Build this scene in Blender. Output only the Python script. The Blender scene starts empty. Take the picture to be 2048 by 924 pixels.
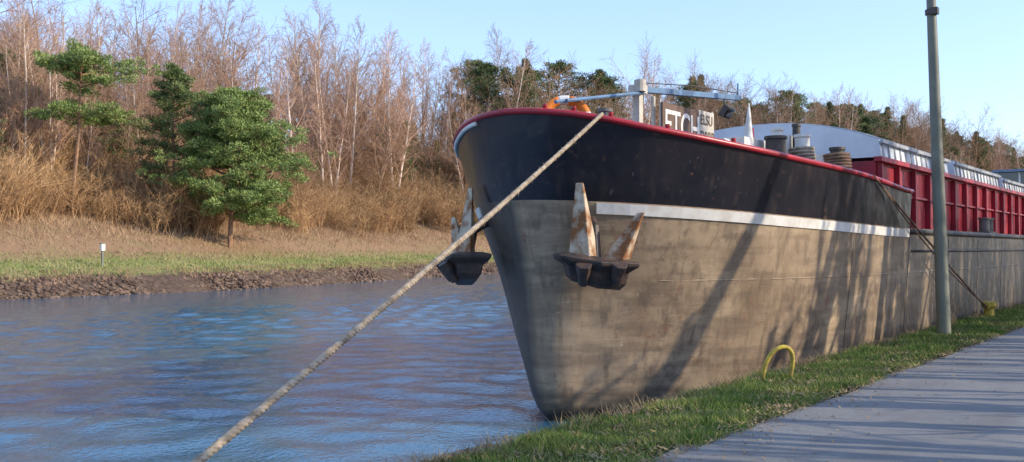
import bpy, bmesh, math, random
import numpy as np
from mathutils import Vector, Matrix
R=random.Random(7); NR=np.random.RandomState(7)
scene=bpy.context.scene
COL=scene.collection

# ---------------------------------------------------------------- materials
def base_mat(name,rough=.8,spec=.3,metal=0):
    m=bpy.data.materials.new(name); m.use_nodes=True
    nt=m.node_tree; b=nt.nodes['Principled BSDF']
    b.inputs['Roughness'].default_value=rough
    b.inputs['Specular IOR Level'].default_value=spec
    b.inputs['Metallic'].default_value=metal
    return m,nt,b
def noise(nt,scale,detail=4,vec=None,stretch=None,rough=.55):
    tc=nt.nodes.new('ShaderNodeTexCoord'); src=tc.outputs['Object']
    if stretch:
        mp=nt.nodes.new('ShaderNodeMapping'); mp.inputs['Scale'].default_value=stretch
        nt.links.new(src,mp.inputs[0]); src=mp.outputs[0]
    n=nt.nodes.new('ShaderNodeTexNoise'); n.inputs['Scale'].default_value=scale
    n.inputs['Detail'].default_value=detail; n.inputs['Roughness'].default_value=rough
    nt.links.new(src,n.inputs['Vector']); return n.outputs['Fac']
def ramp(nt,fac,stops):
    r=nt.nodes.new('ShaderNodeValToRGB'); e=r.color_ramp.elements
    while len(e)<len(stops): e.new(.5)
    for i,(p,c) in enumerate(stops):
        e[i].position=p; e[i].color=(c,c,c,1) if isinstance(c,(int,float)) else (*c,1)
    nt.links.new(fac,r.inputs[0]); return r.outputs[0]
def mix(nt,fac,a,b,mode='MIX'):
    m=nt.nodes.new('ShaderNodeMix'); m.data_type='RGBA'; m.blend_type=mode
    def s(i,v):
        if isinstance(v,(tuple,list)): m.inputs[i].default_value=(*v,1)
        elif isinstance(v,(int,float)): m.inputs[i].default_value=v
        else: nt.links.new(v,m.inputs[i])
    s(0,fac); s(6,a); s(7,b); return m.outputs[2]
def maprange(nt,v,a,b_,c=0,d=1):
    r=nt.nodes.new('ShaderNodeMapRange'); r.inputs[1].default_value=a; r.inputs[2].default_value=b_; r.inputs[3].default_value=c; r.inputs[4].default_value=d
    nt.links.new(v,r.inputs[0]); return r.outputs[0]
def bump(nt,b,h,strength=.5,dist=.02):
    n=nt.nodes.new('ShaderNodeBump'); n.inputs['Strength'].default_value=strength; n.inputs['Distance'].default_value=dist
    nt.links.new(h,n.inputs['Height']); nt.links.new(n.outputs[0],b.inputs['Normal'])
def simple(name,c1,c2=None,scale=5,rough=.8,spec=.3,metal=0,bs=0,bd=.02,lo=.35,hi=.65,detail=5,stretch=None,rnd=0):
    m,nt,b=base_mat(name,rough,spec,metal)
    c2=c2 or tuple(x*.75 for x in c1)
    f=noise(nt,scale,detail,stretch=stretch)
    col=ramp(nt,f,[(lo,c1),(hi,c2)])
    if rnd:
        oi=nt.nodes.new('ShaderNodeObjectInfo')
        r=ramp(nt,oi.outputs['Random'],[(0,(1-rnd,)*3),(.5,(1,1-rnd*.25,1-rnd*.45)),(1,(1+rnd,1+rnd*.7,1+rnd*.5))])
        col=mix(nt,1.0,col,r,'MULTIPLY')
    nt.links.new(col,b.inputs['Base Color'])
    if bs: bump(nt,b,noise(nt,scale*4,5),bs,bd)
    return m

# ---------------------------------------------------------------- mesh helpers
class MB:
    def __init__(s): s.v=[];s.f=[];s.m=[]
    def add(s,vs,fs,mi=0):
        o=len(s.v); s.v.extend([tuple(x) for x in vs]); s.f.extend([tuple(i+o for i in f) for f in fs]); s.m.extend([mi]*len(fs))
    def tube(s,pts,rad,n=8,mi=0,cap=True):
        pts=[Vector(p) for p in pts]
        if not hasattr(rad,'__len__'): rad=[rad]*len(pts)
        vs=[];u=None
        for i,p in enumerate(pts):
            t=(pts[min(i+1,len(pts)-1)]-pts[max(i-1,0)])
            t=t.normalized() if t.length>1e-9 else Vector((0,0,1))
            if u is None:
                u=t.cross(Vector((0,0,1)))
                if u.length<.05: u=t.cross(Vector((1,0,0)))
            u=(u-t*u.dot(t)).normalized(); w=t.cross(u)
            for k in range(n):
                a=2*math.pi*k/n; vs.append(p+(u*math.cos(a)+w*math.sin(a))*rad[i])
        fs=[(i*n+k,i*n+(k+1)%n,(i+1)*n+(k+1)%n,(i+1)*n+k) for i in range(len(pts)-1) for k in range(n)]
        if cap: fs+= [tuple(range(n))[::-1], tuple((len(pts)-1)*n+k for k in range(n))]
        s.add(vs,fs,mi)
    def box(s,c,sz,mi=0,M=None):
        x,y,z=[a/2 for a in sz]; vs=[Vector((a,b,d)) for a in(-x,x) for b in(-y,y) for d in(-z,z)]
        if M is not None: vs=[M@q for q in vs]
        vs=[q+Vector(c) for q in vs]
        s.add(vs,[(0,1,3,2),(4,6,7,5),(0,4,5,1),(2,3,7,6),(0,2,6,4),(1,5,7,3)],mi)
    def obj(s,name,mats,parent=None,smooth=False,bevel=0,auto=None):
        me=bpy.data.meshes.new(name); me.from_pydata(s.v,[],s.f)
        for m in mats: me.materials.append(m)
        me.polygons.foreach_set('material_index',s.m)
        if smooth: me.polygons.foreach_set('use_smooth',[True]*len(s.f))
        me.update()
        bm=bmesh.new(); bm.from_mesh(me); bmesh.ops.recalc_face_normals(bm,faces=bm.faces[:]); bm.to_mesh(me); bm.free()
        if auto is not None:
            try: me.set_sharp_from_angle(angle=math.radians(auto))
            except Exception: pass
        o=bpy.data.objects.new(name,me); COL.objects.link(o)
        if parent: o.parent=parent
        if bevel:
            b=o.modifiers.new('b','BEVEL'); b.width=bevel; b.segments=2; b.limit_method='ANGLE'
        return o
def tri_mesh(name,V,nper,mats):
    me=bpy.data.meshes.new(name); n=len(V)//nper
    me.vertices.add(len(V)); me.vertices.foreach_set('co',V.astype(np.float32).ravel())
    me.loops.add(len(V)); me.loops.foreach_set('vertex_index',np.arange(len(V),dtype=np.int32))
    me.polygons.add(n); me.polygons.foreach_set('loop_start',np.arange(0,len(V),nper,dtype=np.int32))
    try: me.polygons.foreach_set('loop_total',np.full(n,nper,dtype=np.int32))
    except Exception: pass
    for m in mats: me.materials.append(m)
    me.update(calc_edges=True); me.validate()
    return me
def link(name,me,parent=None):
    o=bpy.data.objects.new(name,me); COL.objects.link(o)
    if parent: o.parent=parent
    return o
def empty(name,loc=(0,0,0)):
    e=bpy.data.objects.new(name,None); COL.objects.link(e); e.location=loc; return e
def pchip(xs,ys):
    xs=np.array(xs,float);ys=np.array(ys,float);h=np.diff(xs);d=np.diff(ys)/h
    m=np.zeros(len(xs)); m[0]=d[0];m[-1]=d[-1]
    for i in range(1,len(xs)-1):
        if d[i-1]*d[i]>0:
            w1=2*h[i]+h[i-1];w2=h[i]+2*h[i-1]; m[i]=(w1+w2)/(w1/d[i-1]+w2/d[i])
    def f(x):
        x=min(max(x,xs[0]),xs[-1]); i=min(int(np.searchsorted(xs,x,side='right'))-1,len(h)-1); i=max(i,0)
        t=(x-xs[i])/h[i]
        return float((2*t**3-3*t*t+1)*ys[i]+(t**3-2*t*t+t)*h[i]*m[i]+(-2*t**3+3*t*t)*ys[i+1]+(t**3-t*t)*h[i]*m[i+1])
    return f

# ---------------------------------------------------------------- world, sun, camera
EL=math.radians(25); sh=Vector((.43,-.90)).normalized()
S=Vector((sh.x*math.cos(EL),sh.y*math.cos(EL),math.sin(EL)))
w=bpy.data.worlds.new("World"); scene.world=w; w.use_nodes=True
nt=w.node_tree; sky=nt.nodes.new('ShaderNodeTexSky'); sky.sky_type='NISHITA'; sky.sun_disc=False
sky.sun_elevation=EL; sky.sun_rotation=math.atan2(S.x,S.y); sky.air_density=1.0; sky.dust_density=.5; sky.ozone_density=2.0
sc1=mix(nt,1.0,sky.outputs[0],(1.35,1.30,1.5),'MULTIPLY'); sc2=mix(nt,1.0,sc1,(1.60,2.35,3.5),'ADD')
nt.links.new(sc2,nt.nodes['Background'].inputs[0]); nt.nodes['Background'].inputs[1].default_value=.14
L=bpy.data.lights.new('sun','SUN'); L.energy=5.0; L.angle=math.radians(.5); L.color=(1,.88,.68)
lo=bpy.data.objects.new('sun',L); COL.objects.link(lo); lo.rotation_euler=S.to_track_quat('Z','Y').to_euler(); lo.location=(0,-20,30)
cam=bpy.data.cameras.new('camera'); co=bpy.data.objects.new('camera',cam); COL.objects.link(co)
cam.sensor_width=36; cam.lens=33.4; cam.clip_end=5000; cam.clip_start=.05
co.location=(0,0,1.6); co.rotation_euler=(math.radians(91.055),0,math.radians(37.31-90)); scene.camera=co
scene.view_settings.view_transform='Standard'; scene.view_settings.look='None'; scene.view_settings.exposure=0

# ---------------------------------------------------------------- terrain
EX=[-800,-50,10,22,35,50,65,80,95,120,150,220,350,2000]; EYv=[48,48,49,49.5,50,53.5,58,62,61,54,46,35,27,20]
eY=pchip(EX,EYv)
PS=[-6,-1.5,0,2.8,3.6,8,13,20,35,60,120,300,1500]; PZ=[-3.2,-2.0,-1.05,0.0,.2,.9,2.5,4.6,9.0,12.5,17,18,18]
gp=pchip(PS,PZ)
def kx(X): return 1+.42*min(max((X-60)/100,0),2.4)
def gz(X,s):
    z=gp(s)
    if s>8: z=.9+(z-.9)*kx(X)+ .35*math.sin(X*.21+s*.1)*min((s-8)/12,1)
    return z
xs=sorted(set([-800,-400,-200,-100]+list(range(-60,130,3))+list(range(130,420,12))+[500,700,1000,2000]))
ncol=[-800,-200,-60,-25,-12,-6,-2,2,4.72]
mb=MB(); att=[]
scols=[-6,-3,-1.5,-.7,0,.7,1.4,2.1,2.8,3.6,5,6.5,8,9.5,11,13,16,20,27,35,47,60,90,120,300,800,1500]
for X in xs:
    for y in ncol: mb.v.append((X,y,0)); att.append(-50)
    mb.v.append((X,4.76,-3.2)); att.append(-20)
    for s in scols:
        jig=.25*math.sin(X*1.3)+.2*math.sin(X*.47+2) if -1<s<6 else 0
        mb.v.append((X,eY(X)+s+jig,gz(X,s))); att.append(s)
nc=len(ncol)+1+len(scols)
for i in range(len(xs)-1):
    for j in range(nc-1):
        a=i*nc+j; mb.f.append((a,a+nc,a+nc+1,a+1)); mb.m.append(0)
m,nt,b=base_mat('ground_mat',.95,.1)
at=nt.nodes.new('ShaderNodeAttribute'); at.attribute_name='s'
n1=noise(nt,.35,5); n2=noise(nt,3,6); n3=noise(nt,18,4)
ad=nt.nodes.new('ShaderNodeMath'); ad.operation='MULTIPLY_ADD'; nt.links.new(n1,ad.inputs[0]); ad.inputs[1].default_value=5.0; nt.links.new(at.outputs['Fac'],ad.inputs[2])
dv=nt.nodes.new('ShaderNodeMath'); dv.operation='DIVIDE'; nt.links.new(ad.outputs[0],dv.inputs[0]); dv.inputs[1].default_value=20
green=ramp(nt,n2,[(.3,(.18,.20,.065)),(.5,(.27,.27,.095)),(.7,(.33,.27,.14))])
litter=ramp(nt,n3,[(.25,(.19,.105,.055)),(.5,(.33,.205,.12)),(.75,(.42,.28,.17))])
litter=mix(nt,ramp(nt,n1,[(.45,0),(.65,.35)]),litter,(.24,.22,.09))
rock=ramp(nt,n2,[(.3,(.07,.045,.033)),(.7,(.18,.125,.09))])
f1=ramp(nt,dv.outputs[0],[(.24,0),(.29,1)]); f2=ramp(nt,dv.outputs[0],[(.46,0),(.58,1)])
c=mix(nt,f1,rock,green); c=mix(nt,f2,c,litter)
near=ramp(nt,n2,[(.3,(.05,.07,.02)),(.7,(.11,.09,.05))])
lt=nt.nodes.new('ShaderNodeMath'); lt.operation='LESS_THAN'; nt.links.new(at.outputs['Fac'],lt.inputs[0]); lt.inputs[1].default_value=-30
c=mix(nt,lt.outputs[0],c,near)
nt.links.new(c,b.inputs['Base Color']); bump(nt,b,n3,.8,.08)
g=mb.obj('ground',[m],smooth=True)
a=g.data.attributes.new('s','FLOAT','POINT'); a.data.foreach_set('value',att)

# path
m_as,nt,b=base_mat('asphalt_mat',.85,.3)
n1=noise(nt,1.2,5); n2=noise(nt,110,2); n5=noise(nt,.5,6,stretch=(1,3,1))
c=mix(nt,.40,ramp(nt,n1,[(.35,(.19,.185,.19)),(.65,(.25,.24,.235))]),ramp(nt,n2,[(.3,(.07,.07,.073)),(.7,(.34,.34,.34))]))
c=mix(nt,ramp(nt,n5,[(.5,0),(.62,.35)]),c,(.13,.12,.115))
nt.links.new(c,b.inputs['Base Color']); bump(nt,b,n2,.6,.012)
mb=MB(); px=[x*.5 for x in range(-60,400)]+[250,400,800,1500]
for i,X in enumerate(px):
    wv=.05*math.sin(X*1.1)+.04*math.sin(X*2.7+1)+.02*R.uniform(-1,1)
    mb.v+= [(X,-.4,.004),(X,1.5,.010),(X,3.50+wv,.004)]
for i in range(len(px)-1):
    for j in range(2): mb.f.append((i*3+j,i*3+3+j,i*3+4+j,i*3+1+j)); mb.m.append(0)
mb.obj('path',[m_as])

# quay edge
m_st=simple('quay_stone_mat',(.26,.23,.18),(.12,.10,.075),6,.9,bs=.7,bd=.03)
mb=MB(); X=-40
while X<160:
    l=R.uniform(.7,1.3); 
    mb.box((X+l/2,4.80+R.uniform(-.02,.02),-.62),(l-.02,.18,1.2+R.uniform(-.03,.06)),0); X+=l
mb.obj('quay_wall',[m_st],bevel=.02)

# water: real wave geometry
m_w,nt,b=base_mat('water_mat',.04,.5); b.inputs['IOR'].default_value=1.85
b.inputs['Base Color'].default_value=(.035,.12,.20,1)
h2=noise(nt,8,3,stretch=(1,1.3,1)); bump(nt,b,h2,1.0,.018)
dx=.17; gx=np.arange(-6,92.01,dx); gy=np.arange(4.75,64,dx); GX,GY=np.meshgrid(gx,gy,indexing='ij')
Z=np.zeros_like(GX); rw=np.random.RandomState(3)
for i in range(50):
    lam=.62*(1.05**i) if i<32 else rw.uniform(.62,1.6); th=rw.normal(.75,.8); ph=rw.uniform(0,6.28)
    k=2*np.pi/lam; sl=.028*min(1,1.15/lam)
    warp=.5*np.sin(GX*.23+i)+.5*np.sin(GY*.31+i*2)
    Z+=sl/k*np.sin(k*(GX*np.cos(th)+GY*np.sin(th))+ph+1.5*warp)
e_=np.interp(GX,EX,EYv)
calm=1-.88*np.clip((GY-(e_-17))/11,0,1)
wind=.85+.35*np.sin(GX*.11+GY*.17)*np.sin(GY*.09-GX*.05+1)
wind*=np.clip(.50+(np.hypot(GX,GY)-8)/22,.50,1)
Z=-1+Z*calm*wind
nx,ny=Z.shape; me=bpy.data.meshes.new('water')
V=np.stack([GX,GY,Z],-1).reshape(-1,3)
edge=np.array([(-400,4.75,-1),(-6,4.75,-1),(-6,64,-1),(-400,64,-1),(92,4.75,-1),(1500,4.75,-1),(1500,64,-1),(92,64,-1)])
V=np.concatenate([V,edge]); ii=(np.arange(nx-1)[:,None]*ny+np.arange(ny-1)[None]).ravel()
F=np.stack([ii,ii+ny,ii+ny+1,ii+1],1); o0=nx*ny; F=np.concatenate([F,[[o0,o0+1,o0+2,o0+3],[o0+4,o0+5,o0+6,o0+7]]])
me.vertices.add(len(V)); me.vertices.foreach_set('co',V.astype(np.float32).ravel()); me.loops.add(F.size); me.loops.foreach_set('vertex_index',F.astype(np.int32).ravel())
me.polygons.add(len(F)); me.polygons.foreach_set('loop_start',np.arange(0,F.size,4,dtype=np.int32)); me.polygons.foreach_set('use_smooth',[True]*len(F))
me.materials.append(m_w); me.update(calc_edges=True); me.validate(); link('water',me)

# ---------------------------------------------------------------- blades, stones, leaves
def blades(P,h,wd,lean):
    n=len(P); az=NR.uniform(0,2*np.pi,n); la=NR.uniform(0,2*np.pi,n)
    dx=np.stack([np.cos(az),np.sin(az),np.zeros(n)],1)*(wd/2)[:,None]
    tip=np.stack([np.cos(la)*lean,np.sin(la)*lean,h],1)
    V=np.empty((n,3,3)); V[:,0]=P-dx; V[:,1]=P+dx; V[:,2]=P+tip
    return V.reshape(-1,3)
m_g=simple('grass_mat',(.10,.18,.03),(.24,.27,.075),1.6,.7,.2,lo=.35,hi=.62,detail=6)
def patch(x0,x1,n,hh,ww):
    X=NR.uniform(x0,x1,n); Y=3.44+NR.beta(1.05,1.0,n)*1.40
    rag=3.50+.07*np.sin(X*3.1)+.05*np.sin(X*7.7)
    k=(np.sin(X*2.3+Y*4)+np.sin(X*5.1-Y*3)+NR.uniform(-1.7,1.7,n)>-1.1)&(Y>rag+NR.normal(0,.05,n))&(Y<4.74+.07*np.sin(X*2.9)+.05*np.sin(X*6.1)); X=X[k];Y=Y[k]
    h=hh*NR.uniform(.4,1.3,len(X))*(1+.5*np.sin(X*1.7+Y*5)*np.sin(X*3.3)); 
    P=np.stack([X,Y,np.full(len(X),0.0)],1)
    return blades(P,h,np.full(len(X),ww),h*NR.uniform(.3,1.1,len(X)))
V=np.concatenate([patch(2.5,14,90000,.06,.010),patch(14,30,45000,.08,.018),patch(30,60,20000,.10,.03)])
link('verge_grass',tri_mesh('verge_grass',V,3,[m_g]))
n=15000; X=NR.uniform(-3,30,n);Y=NR.uniform(-6,-.4,n);h=NR.uniform(.04,.12,n)
link('roadside_grass',tri_mesh('roadside_grass',blades(np.stack([X,Y,X*0],1),h,np.full(n,.02),h),3,[m_g]))
m_straw=simple('straw_mat',(.38,.28,.15),(.22,.15,.08),2,.9)
n=12000; X=NR.uniform(2.5,30,n);Y=NR.uniform(3.40,4.90,n);h=NR.uniform(.01,.08,n)
V1=blades(np.stack([X,Y,X*0+.01],1),h,np.full(n,.012),NR.uniform(.03,.12,n))
n=4000; X=NR.uniform(3,25,n);Y=3.42+NR.beta(.7,1.1,n)*1.4
V2=blades(np.stack([X,Y,X*0+.03],1),NR.uniform(.0,.03,n),np.full(n,.035),np.full(n,.05))
n=900; X=3+NR.beta(.9,1.6,n)*25;Y=3.5-NR.exponential(.35,n)
V3=blades(np.stack([X,Y,X*0+.014],1),NR.uniform(.0,.02,n),np.full(n,.03),np.full(n,.04))
n=5000; X=NR.uniform(2.5,30,n);Y=4.72+NR.normal(0,.05,n);h=NR.uniform(.03,.16,n)*(.5+.6*(np.sin(X*4.1)*np.sin(X*1.7)>0))
V4=blades(np.stack([X,Y,X*0],1),h,np.full(n,.010),h*.9)
link('dry_leaves',tri_mesh('dry_leaves',np.concatenate([V1,V2,V3,V4]),3,[m_straw]))
eYv=np.vectorize(eY)
def bankpts(n,x0,x1,s0,s1,bt=(1,1)):
    X=NR.uniform(x0,x1,n); s=s0+NR.beta(*bt,n)*(s1-s0); Y=eYv(X)+s
    Z=np.array([gz(a,c) for a,c in zip(X,s)]); return np.stack([X,Y,Z],1)
m_bg=simple('bank_grass_mat',(.19,.235,.065),(.38,.33,.16),.35,.8,.1,detail=6)
P=bankpts(24000,0,120,2.6,9.5); n=len(P); h=NR.uniform(.06,.22,n)
link('bank_grass',tri_mesh('bank_grass',blades(P,h,np.full(n,.07),h*.6),3,[m_bg]))
m_bs=simple('reed_mat',(.44,.30,.185),(.27,.17,.10),.5,.9,.1)
P=bankpts(26000,0,140,8.5,17,(1.8,1)); n=len(P); h=NR.uniform(.1,.6,n)*np.clip((P[:,2])/2.5,.3,1)
P2=bankpts(9000,0,120,2.0,4.2); h2=NR.uniform(.08,.3,len(P2))
link('dry_bank_grass',tri_mesh('dry_bank_grass',blades(np.concatenate([P,P2]),np.concatenate([h,h2]),np.full(n+len(P2),.05),np.concatenate([h,h2])*.6),3,[m_bs]))
ico=bmesh.new(); bmesh.ops.create_icosphere(ico,subdivisions=1,radius=1); iv=np.array([v.co[:] for v in ico.verts]); iff=[[v.index for v in f.verts] for f in ico.faces]; ico.free()
P=bankpts(7500,0,125,-.5,3.0); Vs=[]
iff=np.array(iff)
for p in P:
    sc=NR.uniform(.07,.20)*np.array([1,NR.uniform(.6,1.1),NR.uniform(.4,.8)])
    vv=iv*sc*(1+NR.uniform(-.25,.25,(12,1)))
    an=NR.uniform(0,6.28); c_,s_=math.cos(an),math.sin(an)
    vv=vv@np.array([[c_,s_,0],[-s_,c_,0],[0,0,1]])+p
    Vs.append(vv[iff].reshape(-1,3))
m_rk=simple('riprap_mat',(.08,.05,.037),(.27,.18,.125),1.3,.9,.2,lo=.35,hi=.7,detail=8)
link('riprap_stones',tri_mesh('riprap_stones',np.concatenate(Vs),3,[m_rk]))

# ---------------------------------------------------------------- trees
m_bark=simple('bark_mat',(.38,.29,.21),(.21,.155,.11),3,.9,.1,rnd=.25)
m_birch=simple('birch_bark_mat',(.78,.68,.58),(.46,.36,.29),2.5,.8,.2,rnd=.15)
m_twig=simple('twig_mat',(.42,.28,.185),(.30,.19,.125),.6,.9,.1,rnd=.28)
m_btwig=simple('birch_twig_mat',(.50,.345,.255),(.38,.255,.185),.6,.9,.1,rnd=.22)
m_shrub=simple('shrub_mat',(.50,.34,.18),(.31,.195,.11),.5,.9,.1,rnd=.32)
def ribbon(mb,p,q,r,w,mi):
    d=(q-p); s=d.cross(Vector((r.uniform(-1,1),r.uniform(-1,1),r.uniform(-1,1))))
    if s.length<1e-6: return
    s=s.normalized()*(w/2)
    mb.add([p-s,p+s,q+s*.3,q-s*.3],[(0,1,2,3)],mi)
def bare(name,seed,H,counts,start,mats,ratio=(.42,.5,.5),up=(.05,.12,.05,.0),tw=.02,r0=None,wob=(.06,.16,.25,.3),ang=(.45,1.0),lt=.85,shape=.65,fork=0):
    r=random.Random(seed); mb=MB()
    def grow(p,d,Ln,rad,lev):
        if lev==3:
            q=p+d*Ln*.5; d2=(d+Vector((r.uniform(-.4,.4),r.uniform(-.4,.4),r.uniform(-.3,.3)+up[3]))).normalized()
            ribbon(mb,p,q,r,tw,1); ribbon(mb,q,q+d2*Ln*.5,r,tw*.8,1); return
        n=(10,6,4)[lev]; pts=[p];rd=[rad]
        for i in range(n):
            k=wob[lev]; d=(d+Vector((r.uniform(-k,k),r.uniform(-k,k),r.uniform(-k,k)*.5+up[lev]))).normalized()
            p=p+d*(Ln/n); pts.append(p); rd.append(rad*(1-(lt if lev==0 else .85)*(i+1)/n)+.004)
        mb.tube(pts,rd,(7,4,3)[lev],0 if lev<1 else 1,cap=False)
        for k in range(counts[lev]):
            u=start[lev]+(1-start[lev])*(k+r.random())/counts[lev]; u=min(u,.98)
            i=min(int(u*n),n-1); q=pts[i].lerp(pts[i+1],u*n-i); t=(pts[i+1]-pts[i]).normalized()
            ax=t.cross(Vector((r.uniform(-1,1),r.uniform(-1,1),r.uniform(-1,1)))).normalized()
            dd=(Matrix.Rotation(r.uniform(*ang),3,ax)@t)
            grow(q,dd,Ln*ratio[lev]*(1-shape*(u-start[lev])/(1-start[lev]))*r.uniform(.6,1.3),max(rd[i]*.45,.007),lev+1)
    for s in range(1+fork):
        grow(Vector((s*.15,0,-.3)),Vector((r.uniform(-.08,.08)+.22*s*(-1)**s,r.uniform(-.12,.12),1)).normalized(),H*(1-.12*s),r0 or H*.011,0)
    me_o=mb.obj(name,mats,smooth=False); me=me_o.data; bpy.data.objects.remove(me_o)
    return me
birches=[bare('birch_mesh%d'%i,100+i,13.5+i,(26,10,10),(.22,.12,.05),[m_birch,m_btwig],ratio=(.34,.50,.45),up=(.03,.10,-.05,-.35),tw=.017,r0=.13,ang=(.4,.85),wob=(.05,.14,.25,.3),fork=(0,1,0,1)[i]) for i in range(4)]
bares=[bare('bare_mesh%d'%i,200+i,11+i*1.5,(16,12,11),(.16,.10,.05),[m_bark,m_twig],ratio=(.52,.46,.38),tw=.019,r0=.17,up=(.04,.08,.03,0),shape=.5,ang=(.5,1.1),wob=(.10,.18,.25,.3),fork=(0,1,1,0)[i]) for i in range(4)]
def shrub(name,seed,rad,H,ns,mt,sz=1):
    r=random.Random(seed); mb=MB()
    for i in range(ns):
        a=r.uniform(0,6.28); q=rad*math.sqrt(r.random()); p=Vector((q*math.cos(a),q*math.sin(a),-.3))
        d=Vector((math.cos(a)*r.uniform(-.1,.45),math.sin(a)*r.uniform(-.1,.45),1)).normalized(); Ln=H*r.uniform(.55,1.1); pts=[p]
        for k in range(5):
            d=(d+Vector((r.uniform(-.2,.2),r.uniform(-.2,.2),0))).normalized(); p=p+d*Ln/5; pts.append(p)
        mb.tube(pts,[.026,.022,.017,.012,.008,.005],3,0,cap=False)
        for k in range(9):
            u=r.uniform(.15,1)*4.99; j=int(u); s=pts[j].lerp(pts[j+1],u-j)
            dd=Vector((r.uniform(-1,1),r.uniform(-1,1),r.uniform(.1,1.1))).normalized(); l2=H*r.uniform(.12,.32)
            e=s+dd*l2; ribbon(mb,s,e,r,.024,0)
            for z in range(6):
                s2=s.lerp(e,r.uniform(.2,1)); d3=(dd+Vector((r.uniform(-.9,.9),r.uniform(-.9,.9),r.uniform(-.3,.7)))).normalized()
                ribbon(mb,s2,s2+d3*l2*r.uniform(.3,.7),r,.019,0)
    o=mb.obj(name,[mt]); me=o.data; bpy.data.objects.remove(o); return me
shrubs=[shrub('shrub_mesh%d'%i,300+i,1.9,2.8+.6*i,44,m_shrub) for i in range(4)]

m_nd=simple('pine_needle_mat',(.12,.185,.045),(.27,.33,.10),1.1,.6,.3,lo=.35,hi=.65,detail=5)
m_nd2=simple('spruce_needle_mat',(.08,.13,.045),(.18,.22,.085),.8,.7,.25,rnd=.3)
m_pb=simple('pine_bark_mat',(.34,.19,.11),(.19,.12,.085),3,.9,.1)
def pine(name,seed,H,Rr,b0,prof,nl,mats,lean=(0,0),K=42,cs=.42,ncl=9,ndl=.20,skip=None,r0=.17,slope=(.0,.5),sprd=.22):
    r=random.Random(seed); rn=np.random.RandomState(seed); mb=MB(); pts=[];rd=[]
    for i in range(11):
        u=i/10; pts.append(Vector((lean[0]*u**1.5+.12*math.sin(u*7+seed),lean[1]*u**1.5+.1*math.sin(u*5),H*u*.97-.3))); rd.append(r0*(1-.85*u))
    mb.tube(pts,rd,7,0,cap=False); C=[];
    for k in range(nl):
        u=(k+r.random())/nl; h=b0+(1-b0)*u; j=min(int(h*10),9); s=pts[j].lerp(pts[j+1],h*10-j)
        a=k*2.4+r.uniform(-.5,.5); Ln=Rr*prof(u)*r.uniform(.55,1.15)
        if skip and skip(u,a%6.283): continue
        sl=slope[0]+(slope[1]-slope[0])*u
        d=Vector((math.cos(a),math.sin(a),sl+r.uniform(-.12,.12))).normalized(); q=[s]
        for i in range(4):
            d=(d+Vector((r.uniform(-.15,.15),r.uniform(-.15,.15),r.uniform(-.05,.14)))).normalized(); q.append(q[-1]+d*Ln/4)
        mb.tube(q,[.05*Ln/3+.01,.04*Ln/3+.008,.03*Ln/3+.006,.018,.008],4,0,cap=False)
        for c in range(ncl):
            t=r.uniform(.35,1.0)*3.999; i=int(t); e=q[i].lerp(q[i+1],t-i)
            off=Vector((r.gauss(0,sprd),r.gauss(0,sprd),r.gauss(.06,.10)))*(Ln*.42+.25); e2=e+off
            mb.tube([e,e2],[.012,.006],3,0,cap=False); C.append(tuple(e2))
    C.append(tuple(pts[-1]))
    o=mb.obj(name+'_wood',mats); 
    C=np.array(C); M=len(C); c=np.repeat(C,K,0); n=len(c)
    sc=np.repeat(rn.uniform(.6,1.25,M),K)*cs
    dr=rn.normal(size=(n,3)); dr/=np.linalg.norm(dr,axis=1)[:,None]
    P=c+dr*np.array([1,1,.5])*(sc*rn.uniform(.1,1,n)**.6)[:,None]
    nd_=dr+np.array([0,0,.5])+rn.normal(size=(n,3))*.4; nd_/=np.linalg.norm(nd_,axis=1)[:,None]
    sd=np.cross(nd_,rn.normal(size=(n,3))); sd/=np.linalg.norm(sd,axis=1)[:,None]
    V=np.empty((n,3,3)); V[:,0]=P-sd*ndl*.22; V[:,1]=P+sd*ndl*.22; V[:,2]=P+nd_*ndl
    me2=tri_mesh(name+'_n',V.reshape(-1,3),3,[mats[1]])
    o2=link(name+'_needles',me2); return o,o2
def joined(o,o2,name):
    bm=bmesh.new(); bm.from_mesh(o.data); nf=len(bm.faces); bm.from_mesh(o2.data); bm.faces.ensure_lookup_table()
    for f in bm.faces[nf:]: f.material_index=1
    bm.to_mesh(o.data); bm.free(); me=o.data; me.name=name
    bpy.data.objects.remove(o); bpy.data.objects.remove(o2); return me
pm=[m_pb,m_nd]; sm=[m_pb,m_nd2]
scots=[joined(*pine('sc%d'%i,400+i,11,2.9,.38,lambda u:(.6+.9*u)*(1-u**3)+.15,42,sm,K=30,ncl=8),'scots_mesh%d'%i) for i in range(3)]
spruce=[joined(*pine('sp%d'%i,420+i,12,2.9,.10,lambda u:1.02-u,80,sm,K=20,ncl=7,cs=.30,ndl=.2,slope=(-.15,.35),sprd=.12),'spruce_mesh%d'%i) for i in range(2)]

def put(name,me,X,s,sc=1,parent=None,rz=None,Y=None,zs=1):
    o=link(name,me,parent); yy=eY(X)+s if Y is None else Y
    z=gz(X,s) if Y is None else 0
    o.location=(X,yy,z); o.scale=(sc*R.uniform(.9,1.1),sc*R.uniform(.9,1.1),sc*zs); o.rotation_euler=(R.uniform(-.06,.06),R.uniform(-.06,.06),R.uniform(0,6.28) if rz is None else rz); return o
def inview(X,Y,mg=.06):
    d=.795*X+.606*Y; l=.606*X-.795*Y
    return d>5 and -.54-mg< l/d <.54+mg
wood=empty('woodland')
def scatter(n,x0,x1,s0,s1,meshes,sc,nm,pw=1.0):
    k=0;t=0
    while k<n and t<n*12:
        t+=1; X=R.uniform(x0,x1); s=s0+(s1-s0)*R.random()**pw
        if not inview(X,eY(X)+s): continue
        put(nm,R.choice(meshes),X,s,R.uniform(*sc),wood); k+=1
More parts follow.
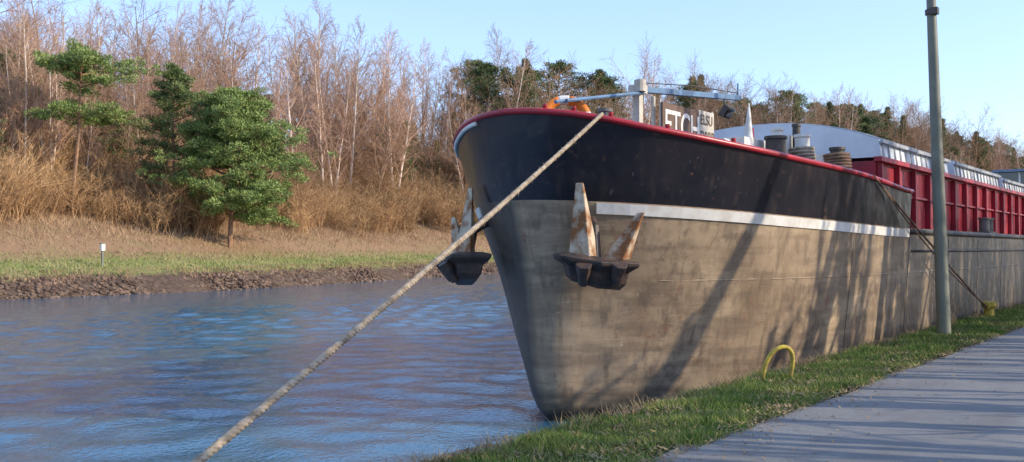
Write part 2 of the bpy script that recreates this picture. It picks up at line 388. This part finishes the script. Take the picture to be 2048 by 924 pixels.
scatter(700,15,115,14.5,44,shrubs,(.6,1.35),'shrub',.8)
scatter(90,15,115,18,40,bares,(.35,.6),'thicket_tree',.9)
scatter(420,110,520,12,55,shrubs,(1.4,2.4),'shrub',.9)
scatter(28,15,60,22,55,birches,(.6,1.0),'birch')
scatter(36,60,118,22,60,birches,(1.0,1.5),'birch')
scatter(26,15,60,20,55,bares,(.65,1.0),'bare_tree_part')
scatter(26,60,118,20,55,bares,(.9,1.5),'bare_tree_part')
scatter(190,110,480,16,60,birches+bares+bares,(1.0,1.6),'far_tree')
scatter(44,30,115,24,50,scots+spruce,(.55,1.05),'conifer')
scatter(190,115,520,30,75,scots+spruce,(1.2,1.9),'far_conifer')

def P3(X,Y,sc=1): 
    return (X,Y,gz(X,Y-eY(X)))
e=empty('pine_tree',P3(46.3,63.2)); 
o,o2=pine('pine_a',11,12.8,4.0,.20,lambda u:(.88+.40*math.sin(u*3.1+.2))*(1-u**3.6)+.18,78,pm,lean=(.3,.1),K=68,ncl=21,cs=.50,ndl=.21,r0=.22,skip=lambda u,a:(.30<u<.33) or (u<.22 and 2.0<a<3.6),slope=(-.05,.5),sprd=.27)
for q,nn in((o,'trunk_and_limbs'),(o2,'needles')): q.name=nn; q.parent=e
e=empty('pine_tree',P3(44.6,68.5)); 
o,o2=pine('pine_b',12,13.5,2.9,.30,lambda u:(.8+.4*math.sin(u*2.6))*(1-u**2.5)+.15,44,sm,K=44,ncl=11,cs=.5)
for q,nn in((o,'trunk_and_limbs'),(o2,'needles')): q.name=nn; q.parent=e
e=empty('pine_tree',P3(36,68)); 
o,o2=pine('pine_c',17,12.4,4.6,.60,lambda u:.35+.75*math.sin(u*3.0+.25),30,pm,lean=(.5,-.3),K=64,ncl=16,cs=.5,r0=.2,skip=lambda u,a:.22<u<.50,slope=(.0,.18),sprd=.26)
for q,nn in((o,'trunk_and_limbs'),(o2,'needles')): q.name=nn; q.parent=e
for X,Y,sc in((56,71,.42),(58.5,71.5,.38),(28.5,68,.75)):
    put('small_pine_tree',spruce[0] if sc<.6 else scots[0],X,Y-eY(X),sc)
for X,s,sc in((47,24,1.05),(53,22,1.0),(60,23,1.15),(40,27,1.1),(73,22,1.4),(80,24,1.45),(66,25,1.25),(35,26,1.0),(86,22,1.4)):
    put('birch_tree',birches[R.randint(0,3)],X,s,sc)
for X,s,sc in((38.5,33,1.15),(41,30,1.05),(44,35,1.15),(36,36,1.1)):
    put('bare_tree',bares[R.randint(0,3)],X,s,sc)
# roadside trees behind / right of the viewer
tall=bare('tall_mesh',77,12.0,(14,8,5),(.68,.2,.1),[m_bark,m_twig],ratio=(.24,.42,.42),r0=.105,wob=(.008,.16,.25,.3),up=(.02,.12,.05,0),lt=.35)
o=put('bare_tree',tall,16.6,0,1,Y=-.75); o.rotation_euler=(0,0,1)
road=[bare('road_mesh%d'%i,500+i,12,(20,9,4),(.18,.15,.1),[m_bark,m_twig],ratio=(.46,.44,.42),r0=.26,tw=.03,up=(.03,.16,.05,0),ang=(.35,.8),lt=.7,fork=1) for i in range(3)]
slim=[bare('slim_mesh%d'%i,540+i,11,(16,7,3),(.30,.15,.1),[m_bark,m_twig],ratio=(.26,.42,.42),r0=.15,tw=.03,up=(.02,.22,.05,0),ang=(.3,.6),lt=.6,fork=1,wob=(.04,.12,.2,.3)) for i in range(2)]
sap=[bare('sapling_mesh%d'%i,520+i,4.9,(8,4,2),(.30,.2,.1),[m_bark,m_twig],ratio=(.34,.42,.42),r0=.085,tw=.02,up=(.03,.16,.05,0),ang=(.3,.8),lt=.5) for i in range(3)]
for X,Y,mi,sc in((5.5,-6,0,.75),(8,-7,1,.8),(10.5,-5.5,2,.75),
                 (25.0,-4.5,1,.85),(26.8,-5.5,2,.8),(29,-4,0,.8),(31.5,-5,1,.85),(34,-4,2,.8),(37,-5,0,.9),(40,-4,0,.8),(44,-5,1,.85),(49,-5,2,.9),(55,-6,0,1),(62,-8,1,1)):
    put('bare_tree',road[mi],X,0,sc,Y=Y)
for i,(X,Y) in enumerate(((19.7,-3.2),(21.2,-4.2),(22.3,-3.0),(23.5,-4.0),(24.3,-3.0),(26.0,-2.6),(28,-3),(30.3,-2.6))):
    put('bare_tree',slim[i%2],X,0,R.uniform(.85,1.0),Y=Y)
for i in range(34):
    put('sapling_tree',sap[i%3],5.0+i*.45+R.uniform(-.3,.3),0,R.uniform(.8,1.05),Y=-.9-R.uniform(0,2.6))

# ---------------------------------------------------------------- BARGE
barge=empty('cargo_barge')
CY=8.3
Xs=pchip([-2,-1.2,-1,-.75,-.4,0,1,2.3,3.6],[13.6,12.2,11.85,11.66,11.54,11.46,11.33,10.97,10.68])
brf=pchip([0,.02,.15,.5,1,2,3,6,9,100],[0,.20,.68,1.27,1.82,2.42,2.76,3.16,3.25,3.25])
bwf=pchip([0,.02,.5,1,2,3.2,5,7,9,14,100],[0,.07,.43,.78,1.35,1.98,2.55,2.85,3.0,3.12,3.12])
zrf=pchip([0,.5,1,2.9,6.2,8.4,100],[3.53,3.40,3.26,3.02,2.84,2.70,2.70])
zsf=pchip([0,1,4,8.4,100],[2.30,2.24,2.1,2.0,2.0])
def hp(t,z,side,off=0):
    def core(t):
        f=(z+1)/(zrf(t)+1); bw,br=bwf(t),brf(t)
        b_=bw+(br-bw)*max(f,0)**.95 if f>0 else bw*(1+f*.35)
        k=min(t/8,1); k=k*k*(3-2*k); return Xs(z)*(1-k)+11.2*k+t,b_
    X,b_=core(t)
    if off:
        X2,b2=core(t+.02); dx,db=X2-X,b2-b_; l=math.hypot(dx,db) or 1
        X+=-db/l*off; b_+=dx/l*off
    return Vector((X,CY-side*b_,z))
ts=list(np.linspace(0,1,16)**2)+list(np.linspace(1.15,8.4,26))+list(np.linspace(9,64,34)); NL=22; NU=7
iend=16+26-1
mb=MB()
for side in(1,-1):
    base=len(mb.v)
    for t in ts:
        for k in range(NL+1): mb.v.append(tuple(hp(t,-2+(zsf(t)+2)*k/NL,side)))
        for k in range(1,NU+1): mb.v.append(tuple(hp(t,zsf(t)+(zrf(t)-zsf(t))*k/NU,side)))
    n=NL+NU+1
    for i in range(len(ts)-1):
        for k in range(NL+(NU if i<iend else 0)):
            a=base+i*n+k; f=(a,a+n,a+n+1,a+1); mb.f.append(f if side>0 else f[::-1]); mb.m.append(0 if k<NL else 1)
base=len(mb.v)
for t in ts: mb.v.append(tuple(hp(t,zsf(t)-.02,1,-.02))); mb.v.append(tuple(hp(t,zsf(t)-.02,-1,-.02)))
for i in range(len(ts)-1):
    a=base+2*i; mb.f.append((a,a+2,a+3,a+1)); mb.m.append(2)
m_h,nt,b=base_mat('hull_weathered_shaded_mat',.45,.5)
n1=noise(nt,.7,7,rough=.65); n2=noise(nt,2.0,6,stretch=(.5,.5,3.0)); n3=noise(nt,3.0,7,stretch=(2.5,2.5,.30)); n4=noise(nt,5,8,rough=.7); n6=noise(nt,1.1,8,rough=.75); n7=noise(nt,9,6,stretch=(.35,.35,4),rough=.7)
c=ramp(nt,n1,[(.32,(.25,.175,.115)),(.5,(.40,.29,.19)),(.66,(.52,.385,.25))])
c=mix(nt,ramp(nt,n2,[(.38,.55),(.56,0)]),c,(.17,.12,.085))
c=mix(nt,ramp(nt,n3,[(.51,0),(.69,.6)]),c,(.12,.085,.06))
c=mix(nt,ramp(nt,n6,[(.54,0),(.62,.55)]),c,(.13,.095,.07))
c=mix(nt,ramp(nt,n7,[(.60,0),(.70,.45)]),c,(.56,.46,.35))
c=mix(nt,ramp(nt,n4,[(.60,0),(.70,.8)]),c,(.25,.095,.04))
c=mix(nt,ramp(nt,n4,[(.29,.8),(.35,0)]),c,(.58,.48,.37))
tc=nt.nodes.new('ShaderNodeTexCoord'); sx=nt.nodes.new('ShaderNodeSeparateXYZ'); nt.links.new(tc.outputs['Object'],sx.inputs[0])
zz=nt.nodes.new('ShaderNodeMath'); zz.operation='MULTIPLY_ADD'; nt.links.new(n2,zz.inputs[0]); zz.inputs[1].default_value=.5; nt.links.new(sx.outputs['Z'],zz.inputs[2])
c=mix(nt,maprange(nt,zz.outputs[0],-.65,-.25),(.035,.028,.022),c)
c=mix(nt,maprange(nt,sx.outputs['X'],17.5,24,0,.8),c,(.075,.06,.048))  # aft side: own dark brown-grey, deepened to paint in tree shade
c=mix(nt,maprange(nt,sx.outputs['Y'],8.22,8.42,0,.85),c,(.045,.038,.036))  # port bow's shaded side painted into the plating colour
nt.links.new(c,b.inputs['Base Color'])
bb=nt.nodes.new('ShaderNodeMath'); bb.operation='MULTIPLY_ADD'; nt.links.new(n4,bb.inputs[0]); bb.inputs[1].default_value=.18
nt.links.new(noise(nt,1.3,2),bb.inputs[2]); bump(nt,b,bb.outputs[0],.6,.07)
m_hd,nt,b=base_mat('hull_black_mat',.28,.5)
n4=noise(nt,6,8,rough=.7); n1=noise(nt,1.5,5); n3=noise(nt,3.0,7,stretch=(2.5,2.5,.30))
c=ramp(nt,n1,[(.35,(.010,.011,.018)),(.65,(.024,.020,.026))])
c=mix(nt,ramp(nt,n3,[(.55,0),(.72,.5)]),c,(.06,.045,.04))
c=mix(nt,ramp(nt,n4,[(.61,0),(.69,.8)]),c,(.13,.07,.05)); c=mix(nt,ramp(nt,n4,[(.29,.6),(.35,0)]),c,(.12,.12,.14))
nt.links.new(c,b.inputs['Base Color']); bump(nt,b,noise(nt,1.6,2),.5,.06)
m_deck=simple('deck_mat',(.12,.12,.12),(.2,.18,.16),3,.7)
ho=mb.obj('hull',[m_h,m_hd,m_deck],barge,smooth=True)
bm=bmesh.new(); bm.from_mesh(ho.data); bmesh.ops.delete(bm,geom=[v for v in bm.verts if not v.link_faces],context='VERTS'); bmesh.ops.remove_doubles(bm,verts=bm.verts,dist=.002)
bmesh.ops.recalc_face_normals(bm,faces=bm.faces[:]); bm.to_mesh(ho.data); bm.free()
try: ho.data.set_sharp_from_angle(angle=math.radians(50))
except Exception: pass
m_wh=simple('white_paint_mat',(.80,.77,.72),(.60,.54,.46),4,.5,.4,detail=8,lo=.4,hi=.75)
mb=MB()
for side,t0 in((1,.50),(-1,.55)):
    tt=list(np.linspace(t0,8.35,50)); base=len(mb.v)
    for t in tt:
        z=zsf(t)-.02
        for (dz,of) in((.0,.0),(.0,.022),(-.155,.022),(-.155,.0)): mb.v.append(tuple(hp(t,z+dz,side,of)))
    for i in range(len(tt)-1):
        for k in range(3): a=base+i*4+k; mb.f.append((a,a+4,a+5,a+1)); mb.m.append(0)
    mb.f.append((base,base+1,base+2,base+3)); mb.m.append(0)
mb.obj('white_stripe',[m_wh],barge)
m_red=simple('red_paint_mat',(.44,.018,.03),(.28,.02,.03),3,.35,.5,detail=8,bs=.2)
m_redd=simple('red_coaming_mat',(.42,.02,.038),(.22,.02,.03),1.6,.45,.4,detail=9,lo=.35,hi=.7)
mb=MB(); pts=[hp(t,zrf(t)+.02,1) for t in np.linspace(8.4,1.2,30)]+[hp(t,zrf(t)+.02,1) for t in np.linspace(1,0,18)**2]+[hp(t,zrf(t)+.02,-1) for t in np.linspace(.08,1,16)**2]+[hp(t,zrf(t)+.02,-1) for t in np.linspace(1.2,8.4,30)]
mb.tube(pts,.048,8); mb.obj('red_rail',[m_red],barge,smooth=True)
mb=MB(); mb.tube([hp(t,zrf(t)-.05,-1,.015) for t in np.linspace(.35,1.1,14)**2]+[hp(t,zrf(t)-.05,-1,.015) for t in np.linspace(1.3,8.3,24)],.035,6); mb.obj('port_rubbing_rail',[m_wh],barge,smooth=True)
mb=MB()
for side in(1,-1):
    tt=[t for t in ts if .05<t<=8.4]; base=len(mb.v)
    for t in tt: mb.v.append(tuple(hp(t,zsf(t),side,-.05))); mb.v.append(tuple(hp(t,zrf(t),side,-.05)))
    for i in range(len(tt)-1): a=base+2*i; mb.f.append((a,a+2,a+3,a+1)); mb.m.append(0)
mb.obj('bulwark_inside',[m_redd],barge)
m_dk=simple('dark_steel_mat',(.045,.042,.04),(.10,.08,.065),4,.6,.4,detail=8)
mb=MB()
for z,t0,t1,r_ in((1.93,8.4,64,.06),(1.55,8.6,64,.03)):
    mb.tube([hp(t,z,1,.0) for t in np.linspace(t0,t1,40)],r_,6)
mb.tube([hp(t,1.12,1,-.008) for t in np.linspace(.3,30,60)],.014,6,1)
for t in [5.6,8.45,11.5,14.5,17.5,21,24.5,28,32,36]:
    mb.tube([hp(t,z,1,-.003) for z in np.linspace(-.9,zsf(t)-.2,10)],.010,4)
mb.obj('rubbing_strakes',[m_dk,m_h],barge,smooth=True)
mb=MB(); y0=5.72; y1=10.9; x0=19.5; x1=44; zt=3.36
mb.box(((x0+x1)/2,(y0+y1)/2,(2+zt)/2),(x1-x0,y1-y0,zt-2),0)
mb.box(((x0+x1)/2,y0-.06,zt+.03),(x1-x0+.1,.16,.10),0)
mb.box(((x0+x1)/2,y0-.035,2.72),(x1-x0,.07,.05),0)
x=x0+.1
while x<x1: mb.box((x,y0-.055,2.66),(.05,.11,1.3),0); x+=1.25
mb.obj('hatch_coaming',[m_redd],barge,bevel=.008)
mb=MB(); mb.box((19.75,5.42,2.42),(.06,.5,.84),0); mb.obj('bulwark_end_plate',[m_redd],barge)
m_al=simple('hatch_cover_mat',(.72,.76,.80),(.58,.62,.66),1.5,.45,.5,detail=6)
m_alr=simple('cover_rib_mat',(.30,.31,.33),(.42,.42,.43),4,.5,.5)
def cover(xa,xb,zs,zc,nm):
    mb=MB(); n=20; prof=[]
    for i in range(n+1):
        u=i/n*2-1; y=CY+u*2.62; z=zs+(zc-zs)*(1-abs(u)**2.2); prof.append((y,z))
    prof=[(CY-2.66,zt+.08)]+prof+[(CY+2.66,zt+.08)]
    k=len(prof)
    for X in(xa,xb):
        for y,z in prof: mb.v.append((X,y,z))
    for i in range(k-1): mb.f.append((i,i+1,k+i+1,k+i)); mb.m.append(0)
    mb.f.append(tuple(range(k))); mb.m.append(0); mb.f.append(tuple(range(k,2*k))); mb.m.append(0)
    x=xa+.15
    while x<xb:
        mb.tube([(x,y-.012 if i==0 else y,z+.012) for i,(y,z) in enumerate(prof[:-1])],.022,4,1); x+=.42
    mb.box(((xa+xb)/2,CY-2.69,zs-.05),(xb-xa+.04,.06,.07),1)
    mb.obj(nm,[m_al,m_alr],barge,bevel=0)
cover(19.6,25.2,3.80,4.28,'hatch_cover_1'); cover(25.9,31.6,3.80,4.22,'hatch_cover_2'); cover(32.2,38,3.74,4.1,'hatch_cover_3'); cover(38.4,43.8,3.74,4.1,'hatch_cover_4')
m_bl=simple('blue_grey_paint_mat',(.10,.17,.26),(.16,.22,.30),2,.4,.5)
m_gl,_,b=base_mat('window_glass_mat',.08,.8); b.inputs['Base Color'].default_value=(.02,.03,.04,1)
mb=MB(); mb.box((51.5,7.5,3.0),(5,3.2,2.2),0); mb.box((51,7.5,4.6),(3.4,2.8,1.1),1); mb.box((51,7.5,5.22),(3.8,3.2,.12),0)
for yy in(6.12,7.0,7.95,8.88): mb.box((49.28,yy,4.6),(.06,.08,1.1),2)
for xx in(49.4,50.5,51.6,52.6): mb.box((xx,6.07,4.6),(.08,.06,1.1),2)
mb.obj('wheelhouse',[m_bl,m_gl,m_wh],barge,bevel=.01)
mb=MB()
for dy in(0,.4): mb.tube([(44.6,6.6+dy,2.1),(46.8,6.6+dy,4.9)],.035,5)
for k in range(9): mb.tube([(44.6+2.2*k/9,6.6,2.1+2.8*k/9),(44.6+2.2*k/9,7.0,2.1+2.8*k/9)],.022,5)
mb.obj('ladder',[m_wh],barge)
# anchors
m_ar=simple('anchor_rust_mat',(.56,.46,.34),(.24,.10,.04),4.5,.8,.2,detail=9,lo=.42,hi=.60,bs=.4)
m_ad=simple('anchor_dark_mat',(.03,.027,.027),(.10,.06,.045),5,.5,.4,detail=8,bs=.4)
def anchor(side,nm):
    t=.42; z0=1.44; p=hp(t,z0,side); q=hp(t+.05,z0,side); s_=(q-p); s_.z=0; s_.normalize()
    nrm=(p-hp(t,z0,side,-.1)).normalized()
    o=p+nrm*.50
    mb=MB()
    def Pt(a,b_,c_): return o+s_*a+nrm*b_+Vector((0,0,1))*c_
    def fluke(a0,ln,ta,tn,w0,mi):
        vs=[];N=5
        for i in range(N+1):
            u=i/N; w_=w0*(1-.74*u); dpt=.22*(1-.75*u); ca=a0+ta*u; cn=tn*u; cz=ln*u
            vs+= [Pt(ca-w_/2,cn,cz),Pt(ca+.04,cn+dpt,cz),Pt(ca+w_/2,cn,cz),Pt(ca,cn-dpt*.5,cz)]
        fs=[(i*4+k,i*4+(k+1)%4,i*4+4+(k+1)%4,i*4+4+k) for i in range(N) for k in range(4)]+[(0,1,2,3),(N*4,N*4+1,N*4+2,N*4+3)]
        mb.add(vs,fs,mi)
    fluke(-.16,1.08,-.06,-.04,.46,0); fluke(.29,.66,.32,.14,.42,0)
    vs=[];
    for cz,dn,wa in [(-.36,.12,.32),(-.28,.17,.40),(-.12,.20,.43),(-.04,.30,.55),(.02,.31,.56),(.05,.18,.42)]:
        vs+=[Pt(-wa,-dn,cz+.06),Pt(-wa,dn,cz+.06),Pt(0,dn*1.35,cz-.04),Pt(wa,dn,cz-.06),Pt(wa,-dn,cz-.06),Pt(0,-dn*1.1,cz)]
    fs=[(i*6+k,i*6+(k+1)%6,i*6+6+(k+1)%6,i*6+6+k) for i in range(5) for k in range(6)]+[tuple(range(6)),tuple(range(30,36))]
    mb.add(vs,fs,1)
    for a in(-.24,.26): mb.tube([Pt(a*.9,.20,-.34),Pt(a,.38,-.05)],[.07,.12],6,1)
    mb.tube([Pt(0,0,0),Pt(0,-.10,.45),Pt(0,-.66,.78)],[.085,.08,.08],8,1)
    mb.obj(nm,[m_ar,m_ad],barge,bevel=.015)
anchor(1,'anchor_starboard'); anchor(-1,'anchor_port')

# foredeck equipment
m_gs=simple('blue_steel_mat',(.12,.22,.36),(.10,.16,.25),4,.45,.5,detail=6)
m_wd=simple('cream_paint_mat',(.60,.56,.48),(.45,.40,.33),4,.6)
mb=MB()
mb.box((14.0,8.0,3.2),(.13,.13,2.0),1); mb.box((14.0,8.0,4.28),(.24,.24,.14),1)
mb.tube([(13.9,7.9,4.22),(13.9,7.9,4.42)],.10,12,1)
for dy in(-.1,.1): mb.tube([(11.7,8.0+dy,3.80),(14,8.0+dy,4.22)],.032,6,0)
for k in range(5): 
    u=k/5+.1; mb.tube([(11.7+2.3*u,7.9,3.8+.42*u),(11.7+2.3*u,8.1,3.8+.42*u)],.02,5,0)
mb.box((16.05,8.0,4.47),(4.1,.11,.10),0,M=Matrix.Rotation(-.09,3,'Y'))
mb.tube([(14.35,7.9,2.3),(14.35,7.9,4.2)],.04,8,1)
mb.tube([(18.05,8,4.6),(18.05,8,4.95)],.018,5,0)
mb.tube([(14.0,8.0,4.4),(16.0,8.0,4.62),(18.05,8,4.75)],.012,5,2)
mb.obj('mast_boom',[m_gs,m_wd,m_dk],barge,bevel=.008)
mb=MB(); mb.tube([(17.3,7.95,4.55),(17.3,7.95,4.40)],.02,5,0)
Mx=Matrix.Rotation(.6,3,'X')
mb.box((17.3,7.9,4.28),(.32,.12,.24),0,M=Mx); mb.box((17.3,7.83,4.24),(.26,.02,.18),1,M=Mx)
mb.obj('floodlight',[m_dk,m_gl],barge,bevel=.01)
mb=MB(); fp=[(17.9,7.7,4.42),(17.9,7.7,4.2),(17.88,7.7,3.95),(17.85,7.7,3.7),(17.85,7.7,3.5)]
mb.tube(fp,[.02,.05,.08,.12,.10],7,0); mb.tube([(17.97,7.66,4.0),(17.95,7.66,3.75),(17.93,7.66,3.5)],[.03,.06,.08],6,1); mb.tube([(17.9,7.7,2.3),(17.9,7.7,4.5)],.015,5,0)
mb.obj('furled_flag',[m_wh,m_red],barge,smooth=True)
sb=empty('name_board'); sb.parent=barge
m_br=simple('board_brown_mat',(.12,.07,.05),(.18,.12,.09),4,.7)
mb=MB(); mb.box((15.0,7.72,3.76),(1.35,.03,.66),0); mb.box((16.0,7.72,3.78),(.62,.03,.66),1)
mb.box((15.35,7.745,3.4),(2.0,.02,.05),1); mb.tube([(14.34,7.76,2.3),(14.34,7.76,4.15)],.025,6,1); mb.tube([(16.34,7.76,2.3),(16.34,7.76,4.15)],.025,6,1)
mb.obj('board',[m_br,m_wd],sb)
def text(s,x,z,size,mt,sx=1):
    cu=bpy.data.curves.new('lettering','FONT'); cu.body=s; cu.size=size; cu.extrude=.002; cu.offset=size*.012; cu.materials.append(mt)
    o=bpy.data.objects.new('lettering',cu); COL.objects.link(o); o.location=(x,7.70,z); o.rotation_euler=(math.pi/2,0,0); o.scale=(sx,1,1); o.parent=sb
text('ETCH',14.38,3.52,.66,m_wh,.80); text('ELSU',15.74,3.86,.26,m_br,.9); text('DBRB',15.74,3.56,.26,m_br,.9)
m_or=simple('orange_mat',(.75,.22,.03),(.62,.16,.02),5,.5)
mb=MB(); cc=Vector((12.2,8.25,3.60))
ax1=Vector((.62,-.78,0)); ax2=Vector((.25,.2,.9)).normalized()
for seg in range(8):
    a0=(seg//2)*math.pi/2+(0 if seg%2==0 else math.pi/2*.7)+.3; a1=(seg//2)*math.pi/2+(math.pi/2*.7 if seg%2==0 else math.pi/2)+.3
    mb.tube([cc+ax1*.34*math.cos(a)+ax2*.34*math.sin(a) for a in np.linspace(a0,a1,9)],.075,10,seg%2)
mb.obj('lifebuoy',[m_or,m_wh],barge,smooth=True)
mb=MB()
def boll(x,y,z0,z1,r_,mi): mb.tube([(x,y,z0),(x,y,z1-.06),(x,y,z1-.05),(x,y,z1)],[r_,r_,r_*1.18,r_*1.15],14,mi)
boll(12.3,7.6,2.3,3.72,.10,2); 
boll(15.9,6.35,2.1,3.55,.17,0); boll(16.35,6.5,2.1,3.75,.09,1); boll(16.5,6.1,2.1,3.62,.13,1); boll(16.75,6.3,2.1,3.85,.07,0); boll(17.9,5.95,2.1,3.5,.13,0)
mb.box((15.6,6.9,3.25),(.9,.6,.5),1); mb.box((16.9,6.6,3.2),(.5,.4,.9),1); mb.tube([(14.9,6.9,3.35),(15.5,6.9,3.35)],.12,10,1)
mb.box((18.3,6.6,3.1),(.7,.8,.6),1)
boll(11.6,9.2,2.4,3.62,.05,2); boll(11.75,9.3,2.4,3.62,.05,2)
boll(27.7,5.32,2.0,2.42,.13,2); boll(28.2,5.32,2.0,2.42,.13,2); boll(36,5.32,2,2.42,.13,2)
mb.box((27.95,5.32,2.02),(1.0,.34,.06),2)
for t in(.12,.3,.6,1.2,2.2): 
    p=hp(t,zrf(t)+.05,1,-.10); boll(p.x,p.y,p.z-.05,p.z+.09,.03,3)
mb.obj('deck_fittings',[m_dk,m_wh,m_deck,m_red],barge,smooth=True,auto=35)
m_rope=simple('rope_mat',(.46,.38,.29),(.26,.20,.145),14,.95,.1,detail=8,bs=.6,bd=.01)
m_rope2=simple('dark_rope_mat',(.26,.17,.12),(.15,.10,.08),8,.95,.1)
def coil(x,y,z0,turns,r_,mt,nm):
    mb=MB(); n=turns*22
    mb.tube([(x+(r_+.02*math.sin(i*.37))*math.cos(i*2*math.pi/22),y+(r_+.02*math.sin(i*.31))*math.sin(i*2*math.pi/22),z0+i/22*.058) for i in range(n)],.032,6,0); mb.obj(nm,[mt],barge,smooth=True)
coil(16.5,6.1,2.75,11,.20,m_rope,'rope_coil_1'); coil(17.9,5.95,2.80,10,.22,m_rope2,'rope_coil_2')

# ---------------------------------------------------------------- mooring ropes
def twist(A,B,sag,r_,pitch,nm,n=None,mt=m_rope):
    A=Vector(A);B=Vector(B); Ln=(B-A).length; n=n or int(Ln/pitch*9); mb=MB()
    d=(B-A).normalized(); u=d.cross(Vector((0,0,1))).normalized(); w_=d.cross(u)
    for s in range(3):
        pts=[]
        for i in range(n+1):
            t=i/n; ph=2*math.pi*(t*Ln/pitch+s/3); c_=A.lerp(B,t)-Vector((0,0,sag*4*t*(1-t)))
            fr=1+.2*math.sin(t*91+s)*math.sin(t*37)
            pts.append(c_+(u*math.cos(ph)+w_*math.sin(ph))*r_*.42*fr)
        mb.tube(pts,r_*.62,6,0)
    rr=random.Random(5)
    for i in range(500 if r_>.025 else 0):
        t=rr.random(); c_=A.lerp(B,t)-Vector((0,0,sag*4*t*(1-t))); a=rr.uniform(0,6.28)
        o_=(u*math.cos(a)+w_*math.sin(a)); p0=c_+o_*r_*.8; ribbon(mb,p0,p0+o_*rr.uniform(.008,.03)+d*rr.uniform(-.05,.05),rr,.004,0)
    o=mb.obj(nm,[mt],smooth=True); return o
A=hp(.52,zrf(.52)+.07,1,.02)
twist(A,(2.68,4.5,.22),.05,.028,.13,'mooring_rope')
m_ye=simple('yellow_paint_mat',(.55,.42,.06),(.30,.22,.06),9,.7,.3,detail=8,lo=.42,hi=.62)
def quay_bollard(x,y,nm):
    mb=MB(); mb.tube([(x,y,-.1),(x,y,.02),(x,y,.04),(x,y,.2),(x,y,.27),(x,y,.34),(x,y,.37)],[.19,.19,.12,.11,.17,.17,.12],16,0)
    mb.tube([(x-.2,y,.27),(x+.2,y,.27)],.07,10,0); o=mb.obj(nm,[m_ye],smooth=True,auto=40)
quay_bollard(2.68,4.5,'bollard'); quay_bollard(24.4,4.6,'bollard')
p=hp(6.1,zrf(6.1)+.05,1,.03)
twist(p,(24.3,4.62,.2),.03,.022,.12,'mooring_rope',n=260,mt=m_rope2); twist(p+Vector((.05,0,0)),(24.5,4.58,.18),.20,.016,.12,'mooring_rope',n=260,mt=m_rope2)
mb=MB(); a0=Vector((10.95,4.58,-.05)); a1=Vector((11.25,4.36,-.05)); pts=[]
for i in range(19):
    th=math.pi*i/18; c_=(a0+a1)/2+(a0-a1)/2*math.cos(th)*(1+.25*math.sin(th)); pts.append(c_+Vector((.05,-.10*math.sin(th),.46*math.sin(th)**.75)))
mb.tube(pts,.027,10); mb.obj('mooring_loop',[m_ye],smooth=True)

# ---------------------------------------------------------------- street lamp
m_pole=simple('lamp_pole_mat',(.20,.205,.16),(.14,.145,.115),2,.5,.4,detail=6)
mb=MB(); lx,ly=18.8,4.3; ln=Vector((-.27,.20,9.2))
def lp(u): return Vector((lx,ly,-.1))+ln*u
mb.tube([lp(0),lp(.012),lp(.013),lp(.25),lp(1)],[.14,.14,.122,.112,.06],20,0)
mb.tube([lp(.655),lp(.665)],.115,16,1); mb.box(lp(.66)+Vector((-.06,-.06,0)),(.14,.14,.12),1)
mb.tube([lp(1),lp(1)+Vector((.02,-.3,.15)),lp(1)+Vector((.02,-1.2,.22))],[.05,.04,.035],8,0)
mb.box(lp(1)+Vector((.02,-1.5,.22)),(.26,.75,.12),0)
mb.obj('street_lamp',[m_pole,m_dk],smooth=True,auto=35)
mx,my=31.3,55.6; mz=gz(mx,my-eY(mx))
mb=MB(); mb.box((mx,my,mz+.45),(.12,.12,.95),1); mb.box((mx,my,mz+1.12),(.24,.24,.42),0); mb.box((mx,my,mz+1.36),(.3,.3,.05),1)
mb.obj('marker_post',[m_wh,m_pole],bevel=.01)
print('verts ok')
